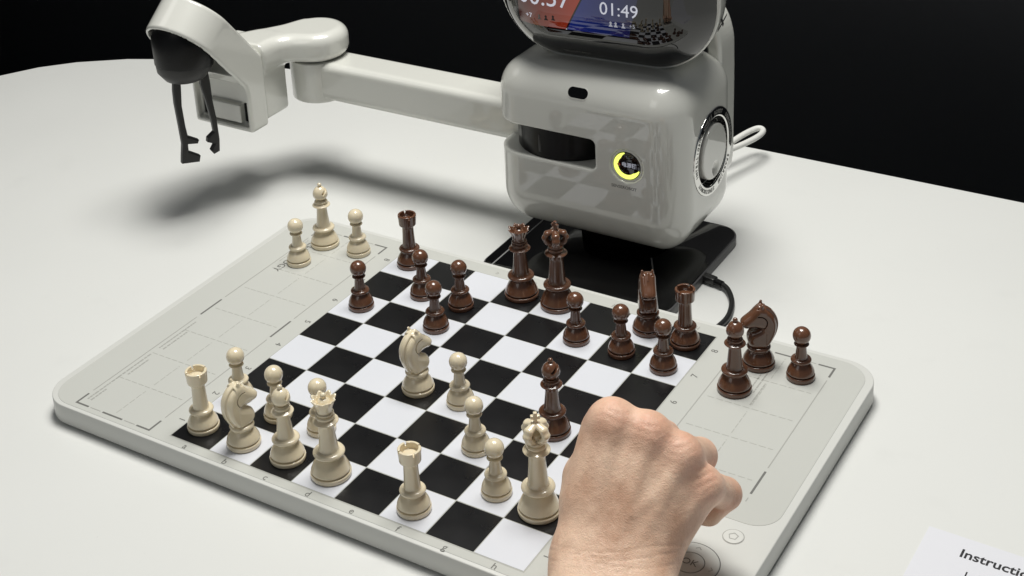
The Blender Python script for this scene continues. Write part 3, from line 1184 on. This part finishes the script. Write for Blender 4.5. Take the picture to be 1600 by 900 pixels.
BRK = spline([(5.98, 1.2), (6.02, 2.6), (6.02, 4.0), (5.98, 4.7), (5.75, 5.25), (5.3, 5.55), (4.9, 5.6), (4.85, 5.3), (5.2, 5.2), (5.45, 5.0), (5.62, 4.6), (5.66, 4.0), (5.66, 2.6), (5.66, 1.2)], 5)
mk("head_bracket", onr(sdf_mesh(f_brk, (4.7, 12.5, 1.0), (6.5, 13.8, 5.7), .045)), M['shell'], rob)
mk("head_joint", onr(xf(lathe([(0, 4.2), (.8, 4.2), (.8, 5.2), (0, 5.2)], 40), Matrix.Translation((4.0, 12.35, 0)))), M['black_matt'], rob, sharp=40)

# head with its display
HC = Vector((3.97, 10.22, 6.47))
tilt = radians(0)
HF = Matrix.Translation(HC) @ Matrix.Rotation(radians(4), 4, 'Z') @ Matrix.Rotation(tilt, 4, 'X')
head = thing("head", None, None)
head.parent = rob
head.location = (0, 0, 0)
for k in ('label', 'category'):
    if k in head: del head[k]
HW, HH = 2.72, 2.10


def outline2(x, z, gr):
    return rmax(np.abs(x) - HW - gr, np.abs(z) - HH - gr, 1.75)


def f_glass(P):
    x, y, z = P.T
    o = outline2(x, z, .10)
    d = rmax(o, -(y) - .0, 1.6)
    return np.maximum(d, y - .95)


def f_hshell(P):
    x, y, z = P.T
    t = np.clip((y - .9) / 1.5, 0, 1)
    o = outline2(x, z, .0) + .55 * t ** 2
    d = rmax(o, np.maximum(.86 - y, y - 2.3), .05)
    return d


gl = mk("display_glass", onr(xf(sdf_mesh(f_glass, (-3.0, -.1, -2.3), (3.0, 1.0, 2.3), .045), HF)), M['glass'], head)
mk("head_shell", onr(xf(sdf_mesh(f_hshell, (-3.1, .75, -2.35), (3.1, 2.5, 2.35), .05), HF)), M['shell'], head)
# display content printed under the curved glass: each piece follows its surface (local x, z)
def on_glass(vf, off, x0=0.0, z0=0.0, sub=0.0):
    V = np.array(vf[0], float)
    F = vf[1]
    if sub:
        bm = bmesh.new()
        vs = [bm.verts.new(tuple(p)) for p in V]
        for f in F: bm.faces.new([vs[i] for i in f])
        bmesh.ops.triangulate(bm, faces=bm.faces[:])
        for _ in range(12):
            ed = [e for e in bm.edges if e.calc_length() > sub]
            if not ed: break
            bmesh.ops.subdivide_edges(bm, edges=ed, cuts=1)
            bmesh.ops.triangulate(bm, faces=bm.faces[:])
        V, F = dump(bm)
        V = np.array(V)
    x = V[:, 0] + x0 - .10
    z = V[:, 1] + z0 + .10
    lo = np.full(len(V), -.2)
    hi = np.full(len(V), .9)
    for _ in range(24):
        md = (lo + hi) / 2
        ins_ = f_glass(np.stack([x, md, z], 1)) < 0
        hi = np.where(ins_, md, hi)
        lo = np.where(ins_, lo, md)
    return xf((np.stack([x, hi - off - V[:, 2], z], 1).tolist(), F), HF)


def ui(name, poly, mt_, dz=0.0):
    e = .10 if dz == 0 else 0
    return mk(name, onr(on_glass(([(a, b, 0) for a, b in poly], [tuple(range(len(poly)))]), .003 + dz, sub=e)), mt_, head, smooth=True)


ui("red_panel", [(-1.75, 1.2), (-1.75, -1.16), (-.54, -1.16), (.70, 1.2)], M['ui_red'])
ui("blue_panel", [(-.50, -1.16), (1.0, -1.16), (1.6, 1.2), (.75, 1.2)], M['ui_blue'])
ui("divider", [(-.535, -1.16), (-.505, -1.16), (.745, 1.2), (.715, 1.2)], M['ui_white'], .003)
for (s_, sz, x, z, mt_) in (("00:57", .60, -1.05, -.45, 'ui_white'), ("01:49", .42, .79, -.53, 'ui_white'), ("+7", .17, -1.45, -.93, 'ui_white'), ("+5", .13, 1.10, -.86, 'ui_dim')):
    mk("digits", onr(on_glass(text_vf(s_, sz, .001, .0), .008, x, z)), M[mt_], head, smooth=False)
pawn_icon = [(-.05, -.07), (.05, -.07), (.035, -.04), (.015, -.01), (.03, .03), (.0, .06), (-.03, .03), (-.015, -.01), (-.035, -.04)]
for x, z, mt_ in ((-1.17, -.92, 'print'), (-1.0, -.92, 'ink'), (-.82, -.90, 'ink'), (.59, -.86, 'ui_dim'), (.71, -.86, 'ui_dim'), (.89, -.86, 'ui_dim')):
    ui("pawn_icon", [(x + a, z + b) for a, b in pawn_icon], M[mt_], .004)
mk("lettering", onr(on_glass(text_vf("SENSEROBOT", .11, .001), .005, -.45, -1.86)), M['print'], head, smooth=False)
# mark on the side of the shell
sx = HW + .004
SF = HF @ frame((HW - .012, .95, -1.05), (0, .25, -1), (0, .95, .25))
mk("lettering", onr(xf(text_vf("X", .46, .006, .008), HF @ frame((2.662, 1.14, -.855), (-.29, 0, -.96), (0, 1, 0)))), M['ink'], head, smooth=False)

# ---- arm
mk("upper_arm", onr(sdf_mesh(lambda P: sbox(P, (-1.4, 11.5, 2.42), (3.7, .56, .53), .20), (-5.2, 10.8, 1.8), (2.4, 12.2, 3.1), .06)), M['shell'], rob)
EA = np.array([-4.98, 11.5])
mk("elbow", onr(xf(lathe(round_prof([(0, 1.82), (.76, 1.82, .06), (.76, 2.925, .02), (0, 2.925)]), 64), Matrix.Translation((EA[0], EA[1], 0)))), M['shell'], rob, sharp=40)
dd = np.array([-.55, -.83])
dd = dd / np.linalg.norm(dd)
nn = np.array([dd[1], -dd[0]])
nn = -nn if nn[0] > 0 else nn     # towards the back/left


def f_fore(P):
    x, y, z = P.T
    u = (x - EA[0]) * dd[0] + (y - EA[1]) * dd[1]
    v = (x - EA[0]) * nn[0] + (y - EA[1]) * nn[1]
    capd = np.hypot(u, v) - .86
    hb_ = .78
    # strap: narrower on its front side
    fr = -.44 - .50 * np.clip((u - 1.0) / .9, 0, 1) ** 2
    strap = np.maximum(np.maximum(v - hb_, fr - v), np.maximum(-u, u - 2.35))
    o = smin(capd, strap, .35)
    top = rmax(o, np.maximum(2.95 - z, z - 3.74), .30)
    top = np.maximum(top, 2.95 - z)
    # knuckle of the wrist going down
    top = smax(top, 9.76 - y, .05)
    blk = sbox(P, (-6.26, 10.25, 2.60), (.80, .50, 1.0), .12)
    return smin(top, blk, .22)


mk("forearm", onr(sdf_mesh(f_fore, (-7.5, 9.2, 1.4), (-3.9, 12.6, 3.9), .055)), M['shell'], rob)

# link with the gripper head: slab extruded in x
LX1 = -5.38
LX0 = -7.30
LXc = (LX0 + LX1) / 2
sv = np.array([-.64, .77])
sv /= np.linalg.norm(sv)            # (y, z) up the slope
nv = np.array([sv[1], -sv[0]])      # (y, z) normal, pointing up and back
HCn = np.array([7.92, 4.17])        # centre of the round end on the lower face (y, z)


def f_link(P):
    x, y, z = P.T
    py, pz = y - HCn[0], z - HCn[1]
    s = py * sv[0] + pz * sv[1]
    n = py * nv[0] + pz * nv[1]
    R = (LX1 - LX0) / 2 + .02
    ax_ = np.abs(x - LXc)
    # stadium outline in the sloped plane
    stad = np.where(s > 0, np.hypot(x - LXc, s), ax_) - R
    pr = rmax(np.maximum(-n, -s - 2.6), n - .98, .05)
    lo2 = rmax(np.abs(y - 9.42) - .34, np.abs(z - 2.45) - .92, .10)
    pr = np.where(s > 0, pr, smin(np.maximum(pr, y - 9.76), lo2, .12))
    pr = np.maximum(pr, 1.5 - z)
    d = rmax(stad, pr, .09)
    # hollow from below / front
    inn = np.maximum(np.maximum(stad + .09, n - .66), -n - .5)
    inn = np.maximum(inn, -(s + 1.15))
    d = smax(d, -inn, .03)
    # shallow recess on the lower face
    rc = sbox(P, (LXc, 9.05, 2.32), (R - .12, .24, .66), .08)
    d = smax(d, -rc, .03)
    d = smin(d, sbox(P, (LXc, 9.25, 1.98), (R - .42, .10, .26), .03), .02)
    # two pockets
    for sxx in (-1, 1):
        d = smax(d, -sbox(P, (LXc + sxx * .70, 9.2, 1.98), (.125, .30, .27), .04), .02)
    return d


mk("wrist_link", onr(sdf_mesh(f_link, (-7.5, 6.6, 1.3), (-5.2, 10.3, 6.2), .045)), M['shell'], rob)
for sxx in (-1, 1):
    mk("pocket", onr(bbox(LXc + sxx * .70 - .12, LXc + sxx * .70 + .12, 9.31, 9.42, 1.73, 2.24)), M['black_matt'], rob, smooth=False)


# gripper cup: loft from a tilted ring in the link to a level ring
def loft(rings, n=56):
    V, F = [], []
    for (c, r, tl) in rings:
        for i in range(n):
            a = 2 * pi * i / n
            u, v = r * cos(a), r * sin(a)
            # in-plane axes: x and the blend between level (y) and the slope
            e = Vector((0, -1, 0)).lerp(Vector((0, sv[0], sv[1])), tl).normalized()
            V.append((c[0] + u, c[1] + e.y * v, c[2] + e.z * v))
    for k in range(len(rings) - 1):
        for i in range(n):
            j = (i + 1) % n
            F.append((k * n + i, k * n + j, (k + 1) * n + j, (k + 1) * n + i))
    F.append(tuple(range(n))[::-1])
    F.append(tuple(range((len(rings) - 1) * n, len(rings) * n)))
    return V, F


cx_, cy_ = -6.30, 7.92
grip = mk("gripper_cup", onr(loft([((LXc, 8.21, 4.41), .82, 1), ((LXc + .02, 7.95, 4.24), .85, 1), ((LXc + .03, 7.93, 4.10), .81, .75), ((cx_, cy_, 3.78), .72, .2), ((cx_, cy_, 3.76), .68, .15)])), M['black_satin'], rob, sharp=50)
mk("gripper_collar", onr(loft([((cx_, cy_, 3.78), .70, .15), ((cx_, cy_, 3.66), .68, 0), ((cx_, cy_, 3.44), .52, 0), ((cx_, cy_, 3.38), .40, 0)])), M['dark_grey'], rob, sharp=40)
gd = Vector((.46, .89, 0)).normalized()


def finger(side):
    # profile in (t, z): t towards the other finger
    if side < 0:
        P_ = [(.0, 3.45), (.16, 3.45), (.17, 3.2), (.14, 2.6), (.18, 1.95), (.22, 1.62), (.50, 1.42), (.46, 1.32), (.20, 1.38), (.20, 1.15), (.50, .92), (.46, .74), (.0, .82), (.02, 1.05), (.06, 1.4), (.02, 2.0), (-.03, 2.7), (-.03, 3.1)]
        P_ = [(a * .80 - .06 * (3.45 - b) / 2.6, 3.45 - (3.45 - b) * .875) for a, b in P_]
    else:
        P_ = [(.0, 3.5), (.16, 3.5), (.20, 3.1), (.13, 2.6), (.06, 2.0), (.04, 1.65), (.20, 1.52), (.22, 1.40), (.06, 1.30), (.16, 1.12), (.10, 1.0), (-.04, 1.05), (-.07, 1.4), (-.06, 2.0), (-.02, 2.6), (-.02, 3.1)]
        P_ = [(a * .9, 3.5 - (3.5 - b) * .93) for a, b in P_]
    vf = prism([(a * 1.25, b) for a, b in P_], -.095, .095, .03, 1)
    t = gd if side < 0 else -gd
    o = Vector((cx_, cy_, 0)) - t * (.34 if side < 0 else .56)
    Mx = Matrix((t, Vector((0, 0, 1)), t.cross(Vector((0, 0, 1))))).transposed().to_4x4()
    Mx.translation = o
    return xf(vf, Mx)


for s_ in (-1, 1):
    mk("gripper_finger", onr(finger(s_)), M['dark_grey'], rob, sharp=30)

# ================================================================== CABLES, PAPER
wc = mk("power_cable", tube([(4.3, 13.1, .9), (4.6, 14.2, .6), (4.95, 15.7, .35), (5.25, 16.75, .30), (5.28, 17.3, .30), (5.05, 17.35, .30), (4.75, 16.6, .22), (4.3, 15.4, -.1), (3.9, 14.2, -.38), (3.2, 14.0, -.42), (1.5, 15.0, -.42), (0.6, 17.0, -.42), (0.5, 18.2, -.6), (.5, 18.6, -3)], .078, 12), M['cable_white'])
tag(wc, "white power cable looping out behind the robot body", "cable")
uc = thing("usb_cable", "short black cable plugged into the black plate and running under the board", "cable", (6.5, 10.4, T0))
UO = Vector((6.5, 10.4, T0))


def onu(vf): return xf(vf, Matrix.Translation(-UO))


mk("cord", onu(tube([(6.85, 10.62, -.36), (7.15, 10.5, -.38), (7.45, 10.1, -.42), (7.62, 9.55, -.42), (7.62, 9.1, -.42), (7.5, 8.7, -.42), (7.35, 8.35, -.44)], .065, 12)), M['cable_black'], uc)
pg = mk("plug", onu(xf(bbox(-.28, .26, -.10, .10, -.085, .085, .035, 2), Matrix.Translation((6.58, 10.68, -.36)) @ Matrix.Rotation(radians(-12), 4, 'Z'))), M['cable_black'], uc, sharp=40)
mk("strain_relief", onu(tube([(6.80, 10.63, -.36), (7.02, 10.57, -.365)], .082, 12)), M['black_satin'], uc, sharp=40)

pap = thing("instruction_sheet", "white paper instruction sheet lying on the table at lower right", "paper", (13.42, 4.88, T0))
PF = frame((0, 0, 0), (1, -.02, 0), (.02, 1, 0))
mk("sheet", xf(bbox(0, 7.0, -9.9, 0, .002, .008), PF), M['paper'], pap, smooth=False)
mk("lettering", xf(text_vf("Instructions for the game", .30, .001, .006, 'LEFT'), PF @ Matrix.Translation((.66, -.42, .0095))), M['ink'], pap, smooth=False)
mk("lettering", xf(text_vf("1. Place all pieces on the board", .24, .001, .001, 'LEFT'), PF @ Matrix.Translation((.84, -.92, .0095))), M['ink'], pap, smooth=False)

# ================================================================== THE HAND
HO = Vector((9.43, 0.65, 2.58)) - Vector((0.85, 0.52, -0.05)) * 0.05
hz = Vector((0.38, -0.71, 0.60)).normalized()
hx = Vector((0.8511614575769323, 0.5226002599402666, -0.049123736074099617))
hx = (hx - hz * hx.dot(hz)).normalized()
hy = hz.cross(hx)
HMX = Matrix((hx, hy, hz)).transposed().to_4x4()

MC = [(.02, .40, -.02), (.60, .22, .03), (1.10, -.10, -.02), (1.45, -.58, -.22)]           # knuckles
PI_ = [(.10, .32, -1.30), (.86, .16, -1.15), (1.45, -.12, -.95), (1.84, -.72, -.82)]       # middle joints
DI = [(.12, -.30, -1.85), (.80, -.45, -1.75), (1.28, -.72, -1.55), (1.58, -1.02, -1.22)]  # end joints
TI = [(.20, -.85, -1.85), (.72, -.95, -1.70), (1.02, -1.10, -1.40), (1.15, -1.00, -1.05)]  # tips
RAD = [(.385, .30, .26, .22), (.35, .30, .265, .225), (.33, .29, .25, .215), (.30, .265, .225, .195)]
WR = [(-.42, -1.75, -.12), (-.12, -1.8, .02), (.18, -1.8, .0), (.40, -1.75, -.18)]       # wrist ends of the metacarpals
FA = [(-.30, -4.9, 2.2), (.35, -4.9, 2.2)]


def f_hand(P):
    d = None
    # back of the hand
    for k in range(4):
        e = cap(P, WR[k], MC[k], .50, RAD[k][0])
        d = e if d is None else smin(d, e, .36)
    # palm mass and the two balls of the hand
    d = smin(d, cap(P, (.05, -1.4, -.42), (.35, .0, -.62), .52, .48), .3)
    d = smin(d, cap(P, (.86, -.7, -.62), (.56, -1.6, -.32), .42, .44), .25)
    # thumb side
    th = cap(P, (-.42, -1.45, -.25), (-.38, -.50, -.65), .46, .42)
    th = smin(th, cap(P, (-.36, -.45, -.70), (-.22, .05, -1.5), .36, .27), .2)
    th = smin(th, cap(P, (-.35, -.8, -.25), (-.10, .25, -.30), .45, .40), .25)
    th = smin(th, cap(P, (-.22, .05, -1.5), (.05, -.45, -2.0), .265, .215), .08)
    d = smin(d, th, .22)
    # forearm
    fa = None
    for (a, b) in (((-.44, -1.75, -.10), (-.78, -5.6, 2.35)), ((.36, -1.75, -.12), (.68, -5.6, 2.35)), ((0, -1.8, -.02), (0, -5.6, 2.45))):
        e = cap(P, a, b, .55, .79)
        fa = e if fa is None else smin(fa, e, .3)
    d = smin(d, fa, .28)
    # fingers
    for k in range(4):
        r = RAD[k]
        f = cap(P, MC[k], PI_[k], r[0] * .96, r[1])
        f = smin(f, cap(P, PI_[k], DI[k], r[1], r[2]), .05)
        f = smin(f, cap(P, DI[k], TI[k], r[2], r[3]), .04)
        d = smin(d, f, .085)
    # knuckle heads
    for k in range(4):
        c = np.array(MC[k]) + np.array([0.0, -.02, .10])
        d = smin(d, sph(P, c, RAD[k][0] * .70), .26)
    # extensor tendons: low ridges from each knuckle toward the wrist
    for k in range(4):
        a = np.array(MC[k]) + np.array([0, -.10, RAD[k][0] - .055])
        mid = np.array(MC[k]) * .25 + np.array(WR[k]) * .75 + np.array([0, 0, .40])
        d = smin(d, cap(P, a, mid, .050, .0), .18)
    for pts in ([(.30, .0, .30), (.16, -.5, .405), (.26, -1.0, .43), (.10, -1.5, .42)], [(.92, -.40, .27), (.60, -.78, .40), (.26, -1.0, .43)]):
        v = None
        for a, b in zip(pts, pts[1:]):
            e = cap(P, a, b, .015)
            v = e if v is None else smin(v, e, .05)
        d = d - .022 * np.exp(-(v / .07) ** 2)
    # wrist creases
    y, z, x = P[:, 1], P[:, 2], P[:, 0]
    for (yc, amp) in ((-1.50, .004), (-1.60, .005), (-1.72, .004)):
        d = d + amp * np.exp(-((y - yc - .05 * np.sin(x * 3 + yc * 9)) / .022) ** 2) * (z > -.1)
    # fine folds over the knuckles
    for k in range(4):
        q = P - np.array(MC[k])
        rr = np.exp(-((q[:, 0]) ** 2 + (q[:, 1] - .12) ** 2) / .05) * (q[:, 2] > 0)
        d = d + .003 * rr * np.sin(q[:, 1] * 48 + 3 * np.sin(q[:, 0] * 9 + k))
    return d


hv = sdf_mesh(f_hand, (-1.75, -6.5, -2.4), (2.2, 1.0, 3.35), .04)
hand = mk("hand", xf(hv, HMX), M['skin'], None)
hand.location = HO * S
tag(hand, "bare hand closed in a loose fist, reaching over the right side of the board", "hand")
at = hand.data.attributes.new("joint_redness", 'FLOAT', 'POINT')
pv = np.asarray(hv[0])
red = np.zeros(len(pv))
for k in range(4):
    for c, rr, am in ((np.array(MC[k]) + np.array([0, .05, .2]), .34, 1.5), (np.array(PI_[k]), .36, 1.3)):
        red += am * np.exp(-((pv - c) ** 2).sum(1) / (2 * (rr * .62) ** 2))
at.data.foreach_set('value', np.clip(red, 0, 1.6).astype(np.float32))
